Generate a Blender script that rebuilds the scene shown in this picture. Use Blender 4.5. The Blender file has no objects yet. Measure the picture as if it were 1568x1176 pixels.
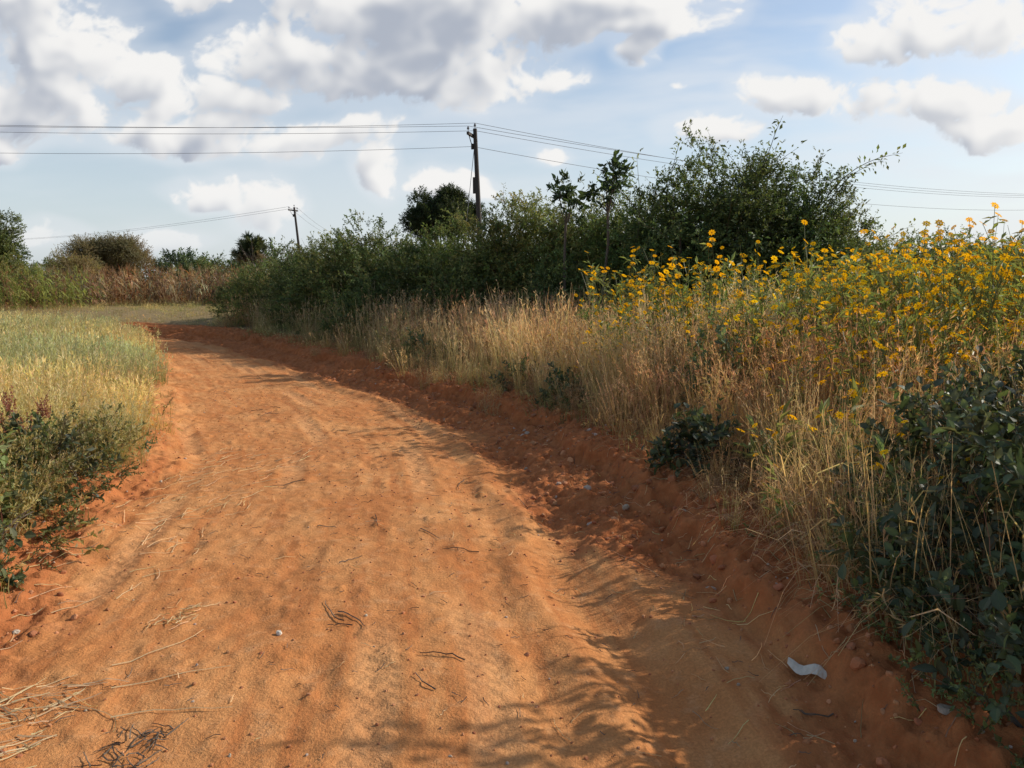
import bpy, math, random
import numpy as np
from mathutils import Vector

R = random.Random(7)
G = np.random.default_rng(11)
scene = bpy.context.scene
COL = scene.collection

# ------------------------------------------------------------------ noise
TAB = np.random.default_rng(3).random((256, 256)) * 2 - 1
def vnoise(x, y, seed=0):
    x = np.asarray(x, float) + seed * 17.3; y = np.asarray(y, float) + seed * 9.1
    xi = np.floor(x).astype(int); yi = np.floor(y).astype(int)
    fx = x - xi; fy = y - yi
    fx = fx*fx*(3-2*fx); fy = fy*fy*(3-2*fy)
    a = TAB[xi & 255, yi & 255]; b = TAB[(xi+1) & 255, yi & 255]
    c = TAB[xi & 255, (yi+1) & 255]; d = TAB[(xi+1) & 255, (yi+1) & 255]
    return (a*(1-fx)+b*fx)*(1-fy) + (c*(1-fx)+d*fx)*fy
def fbm(x, y, o=4, seed=0):
    s = 0; am = .5
    for i in range(o):
        s = s + am*vnoise(x*2**i, y*2**i, seed+i); am *= .5
    return s
def ss(a, b, x):
    t = np.clip((x-a)/(b-a), 0, 1); return t*t*(3-2*t)
def ga(x): return np.exp(-x*x)

# ------------------------------------------------------------------ road centre line
CP = np.array([(-.3,-30,2.2),(-.3,-4,2.2),(-.42,2.4,2.2),(-.62,3.9,2.15),(-.97,5.8,2.2),(-1.2,7.2,2.1),
      (-2.05,9.1,2.05),(-3.05,11.1,1.95),(-4.8,14.6,1.7),(-6.75,18,1.5),(-8.6,20.9,1.3),(-10.5,22.9,1.25),
      (-13,24.3,1.2),(-20,26,1.2),(-45,28,1.2)])
_s = np.concatenate([[0], np.cumsum(np.hypot(np.diff(CP[:,0]), np.diff(CP[:,1])))])
_t = np.arange(0, _s[-1], .2)
_c = np.stack([np.interp(_t, _s, CP[:,k]) for k in range(3)], 1)
_k = np.exp(-(np.arange(-8,9)/4.)**2); _k /= _k.sum()
CL = np.stack([np.convolve(np.pad(_c[:,k], 8, mode='edge'), _k, 'valid') for k in range(3)], 1)
TN = np.gradient(CL[:,:2], axis=0); TN /= np.linalg.norm(TN, axis=1)[:,None]
NR = np.stack([TN[:,1], -TN[:,0]], 1)
def road_coords(x, y):
    x = np.asarray(x, float).ravel(); y = np.asarray(y, float).ravel()
    idx = np.empty(len(x), int)
    for i in range(0, len(x), 20000):
        d = (x[i:i+20000,None]-CL[None,:,0])**2 + (y[i:i+20000,None]-CL[None,:,1])**2
        idx[i:i+20000] = d.argmin(1)
    dx = x-CL[idx,0]; dy = y-CL[idx,1]
    sd = dx*NR[idx,0]+dy*NR[idx,1]
    tt = _t[idx] + dx*TN[idx,0]+dy*TN[idx,1]
    lat = np.sign(sd)*np.hypot(dx,dy)
    sd = np.where(np.hypot(dx,dy) > 3, lat, sd)
    return sd, tt, CL[idx,2]
def red_mask(sd,hw,x,y):
    er=sd-hw; el=-sd-hw
    n=.5*fbm(x*.8,y*.8,3,21); o=.55*ss(6,3,y)
    lf=.35+.65*ss(8,5,y)
    return np.clip(ss(-1.45,-.75,er+n-o)+ss(-.75+.4*ss(5,8,y),-.2+.2*ss(5,8,y),el+n*lf)*.9*lf,0,1)
def tracks(sd,t):
    out=[]
    for k,c in enumerate((-1.55,-1.05,-.42,.02,.5,.85)):
        w = c+.26*vnoise(t*.15+k*5, t*0+k*3.3, 2)+.2*vnoise(t*.06+k*2,t*0+k*6.1,11)+.03*vnoise(t*1.3+k,t*0+k*2.2,31)
        am = ss(-.25,.45,vnoise(t*.45+k*9,t*0+k*1.7,8))
        out.append((sd-w,am))
    return out
def height(x, y, sd, t, hw):
    z = .04*fbm(x*.35, y*.35, 3, 1)
    er = sd-hw; el = -sd-hw
    en = .34*fbm(x*1.6,y*1.6,3,17)+.14*fbm(x*6,y*6,3,18)
    z = z + .13*ss(-.40,-.22,er+en) + .10*ss(-.9,.3,er) + .24*ss(.3,4.,er) + .09*ss(-.45,.1,el+en) + .06*ss(.3,3,el)
    wob = .2*vnoise(t*.35, t*0+2.5, 4)+.1*vnoise(t*1.1,t*0+7.5,5)
    z = z - .055*ga((er+.95+wob)/.2) + .028*ga((er+.65+wob)/.14) - .022*ga((er+1.4+wob)/.13)+ .018*ga((er+1.2+wob)/.1)
    m = red_mask(sd,hw,x,y)*(1-ss(.3,1.,np.abs(sd)-hw))
    cl = np.maximum(fbm(x*7,y*7,3,5),-.1)
    z = z + m*(.045*fbm(x*3.1,y*3.1,3,6)+.07*cl + .045*fbm(x*22,y*22,2,7))
    ins = 1-m
    for d,am in tracks(sd,t):
        z = z - ins*am*(.009*ga(d/.08) - .006*ga((d-.13)/.045) - .005*ga((d+.13)/.045))
    z = z + ins*(.002*fbm(sd*9, t*1.3, 3, 3) + .012*fbm(x*3.4,y*3.4,4,12) + .011*fbm(x*15,y*15,3,13) + .05*np.maximum(fbm(x*9,y*9,3,57)-.33,0))
    hol=np.maximum(fbm(x*2.6,y*2.1,3,77)-.25,0); z = z - ins*.05*hol
    z = z + ins*.035*fbm(x*.9,y*.9,2,14)
    return z
def Hxy(x, y):
    x = np.asarray(x, float).ravel(); y = np.asarray(y, float).ravel()
    sd,t,hw = road_coords(x,y)
    return height(x,y,sd,t,hw)
def track_attr(sd,t):
    a=0
    for d,am in tracks(sd,t): a=np.maximum(a,am*ss(.13,.06,np.abs(d)))
    return a

# ------------------------------------------------------------------ materials
def newmat(name):
    m = bpy.data.materials.new(name); m.use_nodes = True
    nt = m.node_tree; nt.nodes.clear()
    return m, nt, nt.nodes, nt.links
def N(nodes, t, **kw):
    n = nodes.new(t)
    for k,v in kw.items(): setattr(n,k,v)
    return n
def mixc(nodes, links, fac, a, b, blend='MIX'):
    n = nodes.new('ShaderNodeMix'); n.data_type='RGBA'; n.blend_type=blend
    for s,v in ((n.inputs[0],fac),(n.inputs[6],a),(n.inputs[7],b)):
        if hasattr(v,'is_linked'): links.new(v,s)
        elif isinstance(v,(tuple,list)): s.default_value=(*v,1) if len(v)==3 else v
        else: s.default_value=v
    return n.outputs[2]
def noise(nodes, links, vec, scale, detail=4, rough=.55):
    n = nodes.new('ShaderNodeTexNoise'); n.inputs['Scale'].default_value=scale
    n.inputs['Detail'].default_value=detail; n.inputs['Roughness'].default_value=rough
    if vec is not None: links.new(vec,n.inputs['Vector'])
    return n.outputs['Fac']
def ramp(nodes, links, v, lo, hi, a=0., b=1.):
    n = nodes.new('ShaderNodeMapRange'); n.interpolation_type='SMOOTHSTEP'
    links.new(v,n.inputs[0]); n.inputs[1].default_value=lo; n.inputs[2].default_value=hi
    n.inputs[3].default_value=a; n.inputs[4].default_value=b
    return n.outputs[0]

def plant_material(name, trans=.35, rough=.55, spec=.3, gloss=True):
    m,nt,nd,lk = newmat(name)
    at = N(nd,'ShaderNodeAttribute',attribute_name='Col')
    if gloss:
        p = N(nd,'ShaderNodeBsdfPrincipled'); p.inputs['Roughness'].default_value=rough
        p.inputs['Specular IOR Level'].default_value=spec; lk.new(at.outputs['Color'],p.inputs['Base Color'])
    else:
        p = N(nd,'ShaderNodeBsdfDiffuse'); lk.new(at.outputs['Color'],p.inputs['Color'])
    tr = N(nd,'ShaderNodeBsdfTranslucent')
    tc = mixc(nd,lk,1.,at.outputs['Color'],(1.4,1.3,.8),'MULTIPLY'); lk.new(tc,tr.inputs['Color'])
    mx = N(nd,'ShaderNodeMixShader'); mx.inputs[0].default_value=trans
    lk.new(p.outputs[0],mx.inputs[1]); lk.new(tr.outputs[0],mx.inputs[2])
    out = N(nd,'ShaderNodeOutputMaterial'); lk.new(mx.outputs[0],out.inputs[0])
    return m
M_LEAF = plant_material('leaf_foliage',.36,.5,.35)
M_GRASS = plant_material('grass_blades',.38,.6,.2,False)
M_FLOW = plant_material('flower_petals',.3,.6,.2,False)
def wood_material(name, c1, c2, scale=18):
    m,nt,nd,lk = newmat(name)
    tc = N(nd,'ShaderNodeTexCoord'); mp = N(nd,'ShaderNodeMapping'); mp.inputs['Scale'].default_value=(1,1,.15)
    lk.new(tc.outputs['Object'],mp.inputs[0]); f = noise(nd,lk,mp.outputs[0],scale,4,.65)
    c = mixc(nd,lk,f,c1,c2); p = N(nd,'ShaderNodeBsdfPrincipled'); lk.new(c,p.inputs['Base Color']); p.inputs['Roughness'].default_value=.85
    b = N(nd,'ShaderNodeBump'); b.inputs['Strength'].default_value=.5; b.inputs['Distance'].default_value=.02; lk.new(f,b.inputs['Height']); lk.new(b.outputs[0],p.inputs['Normal'])
    o = N(nd,'ShaderNodeOutputMaterial'); lk.new(p.outputs[0],o.inputs[0]); return m
M_BARK = wood_material('bark',(.06,.045,.03),(.16,.12,.085))
M_POLE = wood_material('creosoted_pole_wood',(.025,.02,.018),(.07,.055,.045))
M_WIRE = wood_material('wire_aluminium',(.12,.12,.13),(.18,.18,.19))

def soil_material():
    m,nt,nd,lk = newmat('laterite_soil')
    geo = N(nd,'ShaderNodeNewGeometry'); P = geo.outputs['Position']
    red = N(nd,'ShaderNodeAttribute',attribute_name='red').outputs['Fac']
    veg = N(nd,'ShaderNodeAttribute',attribute_name='veg').outputs['Fac']
    trk = N(nd,'ShaderNodeAttribute',attribute_name='trk').outputs['Fac']
    st = N(nd,'ShaderNodeAttribute',attribute_name='st').outputs['Vector']
    n1 = noise(nd,lk,P,1.3,4,.65); n2 = noise(nd,lk,P,9,5,.65); n3 = noise(nd,lk,P,85,3,.75)
    mp = N(nd,'ShaderNodeMapping'); mp.inputs['Scale'].default_value=(7,.6,1); lk.new(st,mp.inputs[0])
    n5 = noise(nd,lk,mp.outputs[0],1.,5,.7)
    tan = mixc(nd,lk,ramp(nd,lk,n1,.35,.65),(.56,.218,.070),(.66,.31,.115))
    tan = mixc(nd,lk,ramp(nd,lk,n5,.45,.66,0,.75),tan,(.46,.155,.047))
    tan = mixc(nd,lk,ramp(nd,lk,n2,.5,.75,0,.5),tan,(.72,.41,.20))
    tan = mixc(nd,lk,ramp(nd,lk,trk,0,1,0,.4),tan,(.70,.385,.175))
    redc = mixc(nd,lk,ramp(nd,lk,n2,.3,.7),(.34,.095,.03),(.54,.19,.066))
    a1 = N(nd,'ShaderNodeMath',operation='ADD'); lk.new(n5,a1.inputs[0]); lk.new(red,a1.inputs[1])
    a2 = N(nd,'ShaderNodeMath',operation='ADD'); lk.new(n2,a2.inputs[0]); lk.new(a1.outputs[0],a2.inputs[1])
    c = mixc(nd,lk,ramp(nd,lk,a2.outputs[0],1.1,1.9),tan,redc)
    c = mixc(nd,lk,ramp(nd,lk,n3,.35,.7,.5,.0),c,(.31,.125,.045))
    gcol = mixc(nd,lk,ramp(nd,lk,n2,.3,.7),(.17,.12,.055),(.30,.22,.11))
    c = mixc(nd,lk,veg,c,gcol)
    p = N(nd,'ShaderNodeBsdfPrincipled'); lk.new(c,p.inputs['Base Color']); p.inputs['Roughness'].default_value=.95; p.inputs['Specular IOR Level'].default_value=.1
    h = N(nd,'ShaderNodeMath',operation='MULTIPLY_ADD'); lk.new(n3,h.inputs[0]); h.inputs[1].default_value=.4; lk.new(n2,h.inputs[2])
    sp = N(nd,'ShaderNodeSeparateXYZ'); lk.new(st,sp.inputs[0])
    ph = N(nd,'ShaderNodeMath',operation='MULTIPLY'); lk.new(sp.outputs[1],ph.inputs[0]); ph.inputs[1].default_value=75.
    ph2= N(nd,'ShaderNodeMath',operation='PINGPONG'); lk.new(sp.outputs[0],ph2.inputs[0]); ph2.inputs[1].default_value=.05
    ph3= N(nd,'ShaderNodeMath',operation='MULTIPLY_ADD'); lk.new(ph2.outputs[0],ph3.inputs[0]); ph3.inputs[1].default_value=60.; lk.new(ph.outputs[0],ph3.inputs[2])
    sn = N(nd,'ShaderNodeMath',operation='SINE'); lk.new(ph3.outputs[0],sn.inputs[0])
    sm = N(nd,'ShaderNodeMath',operation='MULTIPLY'); lk.new(sn.outputs[0],sm.inputs[0]); lk.new(trk,sm.inputs[1])
    h2 = N(nd,'ShaderNodeMath',operation='MULTIPLY_ADD'); lk.new(sm.outputs[0],h2.inputs[0]); h2.inputs[1].default_value=.12; lk.new(h.outputs[0],h2.inputs[2])
    bp = N(nd,'ShaderNodeBump'); bp.inputs['Strength'].default_value=.75; bp.inputs['Distance'].default_value=.022
    lk.new(h2.outputs[0],bp.inputs['Height']); lk.new(bp.outputs[0],p.inputs['Normal'])
    o = N(nd,'ShaderNodeOutputMaterial'); lk.new(p.outputs[0],o.inputs[0]); return m
M_SOIL = soil_material()

# ------------------------------------------------------------------ terrain
def grid_mesh(name, X, Y, Z, attrs, mat):
    ny,nx = X.shape
    me = bpy.data.meshes.new(name)
    co = np.stack([X.ravel(),Y.ravel(),Z.ravel()],1).astype(np.float32)
    i = np.arange(ny*nx).reshape(ny,nx)
    f = np.stack([i[:-1,:-1],i[:-1,1:],i[1:,1:],i[1:,:-1]],-1).reshape(-1,4)
    me.vertices.add(len(co)); me.vertices.foreach_set('co',co.ravel())
    me.loops.add(f.size); me.loops.foreach_set('vertex_index',f.ravel().astype(np.int32))
    me.polygons.add(len(f)); me.polygons.foreach_set('loop_start',np.arange(0,f.size,4,dtype=np.int32))
    me.polygons.foreach_set('use_smooth',np.ones(len(f),bool))
    me.update(calc_edges=True)
    for k,v in attrs.items():
        if v.ndim==1 or v.shape[-1]!=3:
            a=me.attributes.new(k,'FLOAT','POINT'); a.data.foreach_set('value',v.ravel().astype(np.float32))
        else:
            a=me.attributes.new(k,'FLOAT_VECTOR','POINT'); a.data.foreach_set('vector',v.reshape(-1).astype(np.float32))
    me.materials.append(mat)
    ob = bpy.data.objects.new(name,me); COL.objects.link(ob); return ob
tv = np.concatenate([np.arange(0,27,.3),np.arange(27,32,.1),np.arange(32,44,.022),np.arange(44,56,.06),np.arange(56,_t[-1]-.3,.25)])
lat = np.linspace(-1,1,341)
cx=np.interp(tv,_t,CL[:,0]); cy=np.interp(tv,_t,CL[:,1]); hw=np.interp(tv,_t,CL[:,2])
nx_=np.interp(tv,_t,NR[:,0]); ny_=np.interp(tv,_t,NR[:,1]); l=np.hypot(nx_,ny_); nx_/=l; ny_/=l
SD = lat[None,:]*(hw[:,None]+.75); T=np.repeat(tv[:,None],341,1); HW=np.repeat(hw[:,None],341,1)
X = cx[:,None]+SD*nx_[:,None]; Y = cy[:,None]+SD*ny_[:,None]
Z = height(X,Y,SD,T,HW) - .12*ss(.62,.75,np.abs(SD)-HW)
grid_mesh('dirt_road',X,Y,Z,{'red':red_mask(SD,HW,X,Y),'veg':ss(.3,.9,np.abs(SD)-HW)*.8,'st':np.stack([SD,T,T*0],-1),'trk':track_attr(SD,T)*(1-red_mask(SD,HW,X,Y))},M_SOIL)
u=np.linspace(-1,1,420); gx=3*np.sinh(6.6*u)-1; gy=3*np.sinh(6.6*u)+6
X,Y=np.meshgrid(gx,gy); sd,t,hwg=road_coords(X,Y); sh=X.shape
sd=sd.reshape(sh); t=t.reshape(sh); hwg=hwg.reshape(sh)
Z=height(X,Y,sd,t,hwg)-.09*ss(.68,.4,np.abs(sd)-hwg)
Z=np.where(np.abs(sd)-hwg<.4,Z-.05,Z)
grid_mesh('ground',X,Y,Z,{'red':red_mask(sd,hwg,X,Y),'veg':ss(.2,.9,np.abs(sd)-hwg),'st':np.stack([sd,t,t*0],-1),'trk':sd*0},M_SOIL)

# ------------------------------------------------------------------ mesh builder
class MB:
    def __init__(s,mats=None): s.v=[]; s.f=[]; s.c=[]; s.m=[]; s.mats=mats; s._a=None
    def vert(s,p,c): s.v.append(tuple(p)); s.c.append(c); return len(s.v)-1
    def ribbon(s,pts,w,side,c0,c1=None,mi=0):
        c1=c1 or c0; n=len(pts); prev=None
        for i,p in enumerate(pts):
            k=i/(n-1); c=tuple(c0[j]*(1-k)+c1[j]*k for j in range(3))
            ww=w[i] if isinstance(w,(list,tuple)) else w
            a=s.vert(p-side*ww*.5,c); b=s.vert(p+side*ww*.5,c)
            if prev: s.f.append((prev[0],prev[1],b,a)); s.m.append(mi)
            prev=(a,b)
    def tube(s,pts,r,c,n=5,mi=0,cap=False):
        prev=None
        for i,p in enumerate(pts):
            d=(pts[min(i+1,len(pts)-1)]-pts[max(i-1,0)]).normalized()
            a=d.cross(Vector((0,0,1)) if abs(d.z)<.9 else Vector((1,0,0))).normalized(); b=d.cross(a)
            rr=r[i] if isinstance(r,(list,tuple)) else r
            ring=[s.vert(p+(a*math.cos(2*math.pi*k/n)+b*math.sin(2*math.pi*k/n))*rr,c) for k in range(n)]
            if prev:
                for k in range(n): s.f.append((prev[k],prev[(k+1)%n],ring[(k+1)%n],ring[k])); s.m.append(mi)
            prev=ring
            if cap and (i==0 or i==len(pts)-1): s.f.append(tuple(ring)); s.m.append(mi)
    def leaf(s,base,d,nrm,L,W,c,mi=0,rich=False,droop=.2):
        d=d.normalized(); side=d.cross(nrm)
        if side.length<1e-4: side=Vector((1,0,0))
        side.normalize(); up=side.cross(d).normalized()
        if not rich:
            m=base+d*L*.45
            a=s.vert(base,c); b=s.vert(m+side*W*.5+up*W*.12,c); e=s.vert(base+d*L-up*L*droop,c); f=s.vert(m-side*W*.5+up*W*.12,c)
            s.f.append((a,b,e)); s.f.append((a,e,f)); s.m+= [mi,mi]
        else:
            prev=None
            for k,w in ((0,.1),(.22,.8),(.5,1.),(.8,.55),(1.,.02)):
                p=base+d*L*k-up*L*droop*k*k
                cc=tuple(q*1.25 for q in c)
                r=(s.vert(p-side*W*.5*w+up*W*.13*w,c),s.vert(p,cc),s.vert(p+side*W*.5*w+up*W*.13*w,c))
                if prev:
                    s.f.append((prev[0],prev[1],r[1],r[0])); s.f.append((prev[1],prev[2],r[2],r[1])); s.m+=[mi,mi]
                prev=r
    def box(s,c,h,col,mi=0,ax=None):
        c=Vector(c); ax=ax or (Vector((1,0,0)),Vector((0,1,0)),Vector((0,0,1)))
        q=[]
        for dz in (-1,1):
            for dx,dy in ((-1,-1),(1,-1),(1,1),(-1,1)):
                q.append(s.vert(c+ax[0]*dx*h[0]+ax[1]*dy*h[1]+ax[2]*dz*h[2],col))
        for f in ((0,3,2,1),(4,5,6,7),(0,1,5,4),(1,2,6,5),(2,3,7,6),(3,0,4,7)):
            s.f.append(tuple(q[i] for i in f)); s.m.append(mi)
    def arr(s):
        if s._a is None:
            s._a=(np.array(s.v,np.float32),np.array(s.c,np.float32),np.array([i for f in s.f for i in f],np.int32),np.array([len(f) for f in s.f],np.int32),np.array(s.m,np.int32))
        return s._a
    def obj(s,name,mats=None):
        V,C,L,T,M=s.arr(); return raw_mesh(name,V,C,L,T,M,mats or s.mats)
def raw_mesh(name,V,C,L,T,M,mats,parent=None):
    me=bpy.data.meshes.new(name)
    me.vertices.add(len(V)); me.vertices.foreach_set('co',V.astype(np.float32).ravel())
    me.loops.add(len(L)); me.loops.foreach_set('vertex_index',L.astype(np.int32))
    ls=np.concatenate([[0],np.cumsum(T)[:-1]]).astype(np.int32)
    me.polygons.add(len(T)); me.polygons.foreach_set('loop_start',ls)
    me.polygons.foreach_set('material_index',M.astype(np.int32))
    me.polygons.foreach_set('use_smooth',np.zeros(len(T),bool))
    for m in mats: me.materials.append(m)
    me.update(calc_edges=True)
    a=me.attributes.new('Col','FLOAT_COLOR','POINT')
    a.data.foreach_set('color',np.concatenate([C,np.ones((len(C),1))],1).astype(np.float32).ravel())
    ob=bpy.data.objects.new(name,me); COL.objects.link(ob)
    if parent: ob.parent=parent
    return ob
def rv(a=1.): return Vector((R.uniform(-a,a),R.uniform(-a,a),R.uniform(-a,a)))
def jit(c,a=.2):
    k=1+R.uniform(-a,a); return tuple(max(0,x*k*(1+R.uniform(-a,a)*.3)) for x in c)
def scatter(name,protos,pos,eul,scl,idx=None,parent=None,var=.22,patch=.35,pseed=70):
    """merge copies of plant parts into ONE mesh object"""
    pos=np.asarray(pos,np.float32); n=len(pos); eul=np.asarray(eul); scl=np.asarray(scl)*np.ones(n)
    if idx is None: idx=G.integers(0,len(protos),n)
    Vs=[];Cs=[];Ls=[];Ts=[];Ms=[]; off=0
    tint=1+G.uniform(-var,var,(n,1))+G.uniform(-.06,.06,(n,3))
    pt=1+patch*1.6*fbm(pos[:,0]*.7+pos[:,2]*.5,pos[:,1]*.7+pos[:,2]*.8,3,pseed)
    hs=fbm(pos[:,0]*.5,pos[:,1]*.5,2,pseed+5)*patch
    tint=tint*pt[:,None]*np.stack([1+hs*1.1,1+hs*.2,1-hs*.3],1)
    tint=np.clip(tint,.35,2)
    for k,p in enumerate(protos):
        s=np.where(idx==k)[0]
        if not len(s): continue
        V,C,L,T,M=p.arr(); e=eul[s]
        cx_,sx_=np.cos(e[:,0]),np.sin(e[:,0]); cy_,sy_=np.cos(e[:,1]),np.sin(e[:,1]); cz_,sz_=np.cos(e[:,2]),np.sin(e[:,2])
        Rm=np.empty((len(s),3,3),np.float32)
        Rm[:,0,0]=cz_*cy_; Rm[:,0,1]=cz_*sy_*sx_-sz_*cx_; Rm[:,0,2]=cz_*sy_*cx_+sz_*sx_
        Rm[:,1,0]=sz_*cy_; Rm[:,1,1]=sz_*sy_*sx_+cz_*cx_; Rm[:,1,2]=sz_*sy_*cx_-cz_*sx_
        Rm[:,2,0]=-sy_; Rm[:,2,1]=cy_*sx_; Rm[:,2,2]=cy_*cx_
        W=np.einsum('kij,vj->kvi',Rm*scl[s,None,None].astype(np.float32),V)+pos[s,None,:]
        Vs.append(W.reshape(-1,3)); Cs.append(np.clip(C[None]*tint[s,None,:],0,1).reshape(-1,3).astype(np.float32))
        o=off+np.arange(len(s),dtype=np.int32)*len(V)
        Ls.append((L[None,:]+o[:,None]).ravel()); Ts.append(np.tile(T,len(s))); Ms.append(np.tile(M,len(s))); off+=len(s)*len(V)
    V=np.concatenate(Vs); T=np.concatenate(Ts)
    return raw_mesh(name,V,np.concatenate(Cs),np.concatenate(Ls),T,np.concatenate(Ms),protos[0].mats,parent)
def dir2eul(d):
    d=d/np.linalg.norm(d,axis=1)[:,None]
    return np.stack([np.zeros(len(d)),np.arccos(np.clip(d[:,2],-1,1)),np.arctan2(d[:,1],d[:,0])],1)
def upright(n,tilt=.12): return np.stack([G.normal(0,tilt,n),G.normal(0,tilt,n),G.uniform(0,6.283,n)],1)

# ------------------------------------------------------------------ plant prototypes
def tuft(nbl,hmin,hmax,rad,lean,w,c0,c1,seed_frac,seedc,curl=.3,seg=5,nseed=8,ssz=1.):
    mb=MB([M_GRASS])
    for i in range(nbl):
        a=R.uniform(0,6.283); r=rad*math.sqrt(R.random()); b=Vector((r*math.cos(a),r*math.sin(a),-.03))
        h=R.uniform(hmin,hmax)*(1 if R.random()<.7 else R.uniform(.35,.8)); az=a+R.uniform(-1.2,1.2); ln=min(abs(R.gauss(0,lean))+.04,.95)
        out=Vector((math.cos(az),math.sin(az),0)); pts=[]
        lat=Vector((-out.y,out.x,0))*R.uniform(-.12,.12)*h*min(1,ln*2)
        for k in range(seg+1):
            q=k/seg; pts.append(b+Vector((0,0,h*(q-.62*ln*q*q*(1+curl*q))))+out*(h*ln*.8*(q**1.6))+lat*q*q)
        side=out.cross(Vector((0,0,1))); side=(side*math.cos(R.uniform(-1,1))+out*math.sin(R.uniform(-1.2,1.2))).normalized()
        cc0=jit(c0,.3); cc1=jit(c1,.3)
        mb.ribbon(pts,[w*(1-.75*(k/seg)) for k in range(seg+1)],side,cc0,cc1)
        if R.random()<seed_frac:
            top=pts[-1]; d=(pts[-1]-pts[-2]).normalized(); sc=jit(seedc,.25); SL=h*.22
            for k in range(nseed):
                p=top-d*SL*R.random(); dd=(d*1.1+rv(.8)).normalized()
                mb.leaf(p,dd,rv(),R.uniform(.025,.06)*ssz,R.uniform(.005,.009)*ssz,sc)
        elif R.random()<.6 and seg>3:
            k=R.randint(1,3); p=pts[k]; dd=(Vector((math.cos(az+2),math.sin(az+2),.7))+rv(.6)).normalized(); L=R.uniform(.15,.35)
            mb.ribbon([p,p+dd*L*.5,p+dd*L-Vector((0,0,L*.4))],[w*.9,w,.001],dd.cross(rv()).normalized(),cc1,cc1)
    return mb
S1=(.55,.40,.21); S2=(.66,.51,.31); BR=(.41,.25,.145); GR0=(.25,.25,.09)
def dryset(far):
    kw=dict(seg=3,nseed=4,ssz=1.7) if far else {}
    k=.6 if far else 1; w=.010 if far else .006
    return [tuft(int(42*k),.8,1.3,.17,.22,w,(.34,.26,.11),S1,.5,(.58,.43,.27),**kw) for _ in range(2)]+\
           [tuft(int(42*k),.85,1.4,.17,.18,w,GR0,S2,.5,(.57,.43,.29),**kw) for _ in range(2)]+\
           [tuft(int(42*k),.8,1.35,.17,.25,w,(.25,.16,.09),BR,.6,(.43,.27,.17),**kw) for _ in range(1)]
dry=dryset(False); dryf=dryset(True)
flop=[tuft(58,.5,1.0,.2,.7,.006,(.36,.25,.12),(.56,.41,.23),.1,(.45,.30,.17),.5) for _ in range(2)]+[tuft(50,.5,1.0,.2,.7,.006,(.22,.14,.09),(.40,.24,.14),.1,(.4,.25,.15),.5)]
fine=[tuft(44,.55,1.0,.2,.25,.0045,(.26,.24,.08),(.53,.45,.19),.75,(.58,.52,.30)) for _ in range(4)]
finef=[tuft(24,.6,1.0,.22,.25,.009,(.26,.24,.08),(.53,.45,.19),.7,(.58,.52,.30),seg=3,nseed=4,ssz=1.8) for _ in range(3)]
short=[tuft(34,.12,.4,.18,.5,.006,(.22,.22,.08),(.47,.37,.18),.1,(.5,.4,.2),seg=3) for _ in range(3)]

def spray(nl,L,ll,lw,c,rich=False,cv=.3,wild=.9,nst=3):
    mb=MB([M_LEAF])
    for sN in range(nst):
        d=(Vector((0,0,1))+rv(.7)).normalized() if sN else Vector((0,0,1)); Ls=L*R.uniform(.6,1)
        pts=[Vector((0,0,0))]
        for k in range(4): d=(d+rv(.25)-Vector((0,0,.03))).normalized(); pts.append(pts[-1]+d*Ls/4)
        mb.ribbon([pts[0],pts[2],pts[4]],[.008,.005,.002],d.cross(rv()).normalized(),(.10,.08,.04))
        for i in range(nl//nst):
            q=R.uniform(.1,1)*3.99; k=int(q); p=pts[k].lerp(pts[k+1],q-k)
            dd=(d*.6+rv(wild)).normalized(); l=ll*R.uniform(.6,1.15)
            mb.leaf(p,dd,(Vector((0,0,1))+rv(.8)).normalized(),l,l*lw*R.uniform(.8,1.15),jit(c,cv),rich=rich)
    return mb
GREENS=[(.165,.20,.062),(.125,.165,.052),(.205,.225,.075),(.09,.125,.043)]
hed=[spray(42,.42,.068,.5,GREENS[i%4]) for i in range(6)]
hedY=[spray(42,.42,.062,.45,(.26,.24,.09)) for i in range(2)]
mango=[spray(36,.45,.14,.3,(.045,.07,.028),wild=.8) for i in range(3)]
acac=[spray(60,.6,.05,.5,(.20,.17,.085)) for i in range(2)]
broad=[spray(21,.3,.075,.6,(.075,.10,.048),rich=True,cv=.4) for i in range(4)]
smallbr=[spray(42,.26,.035,.55,(.13,.16,.06),cv=.35) for i in range(3)]
bigleaf=[spray(16,.4,.19,.42,(.055,.075,.03),rich=True,wild=.8) for i in range(2)]
def shoot(nl,L,ll,lw,c,arch=.35):
    mb=MB([M_LEAF]); d=Vector((0,0,1)); out=Vector((1,0,0)); pts=[Vector((0,0,-.3))]
    for k in range(8): d=(d+out*arch*.18+rv(.09)).normalized(); pts.append(pts[-1]+d*L/8)
    mb.tube(pts,[.009*(1-k/9.5) for k in range(9)],(.12,.10,.05),3)
    for i in range(nl):
        q=R.uniform(.12,1)*7.99; k=int(q); p=pts[k].lerp(pts[k+1],q-k)
        dd=(rv(1)+d*.4).normalized(); l=ll*R.uniform(.6,1.2); p2=p+dd*R.uniform(0,.12)
        mb.leaf(p2,dd,(Vector((0,0,1))+rv(.6)),l,l*lw,jit(c,.3))
    return mb
shoots=[shoot(40,1.,.065,.5,GREENS[i%3],R.uniform(.1,.7)) for i in range(6)]
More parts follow.
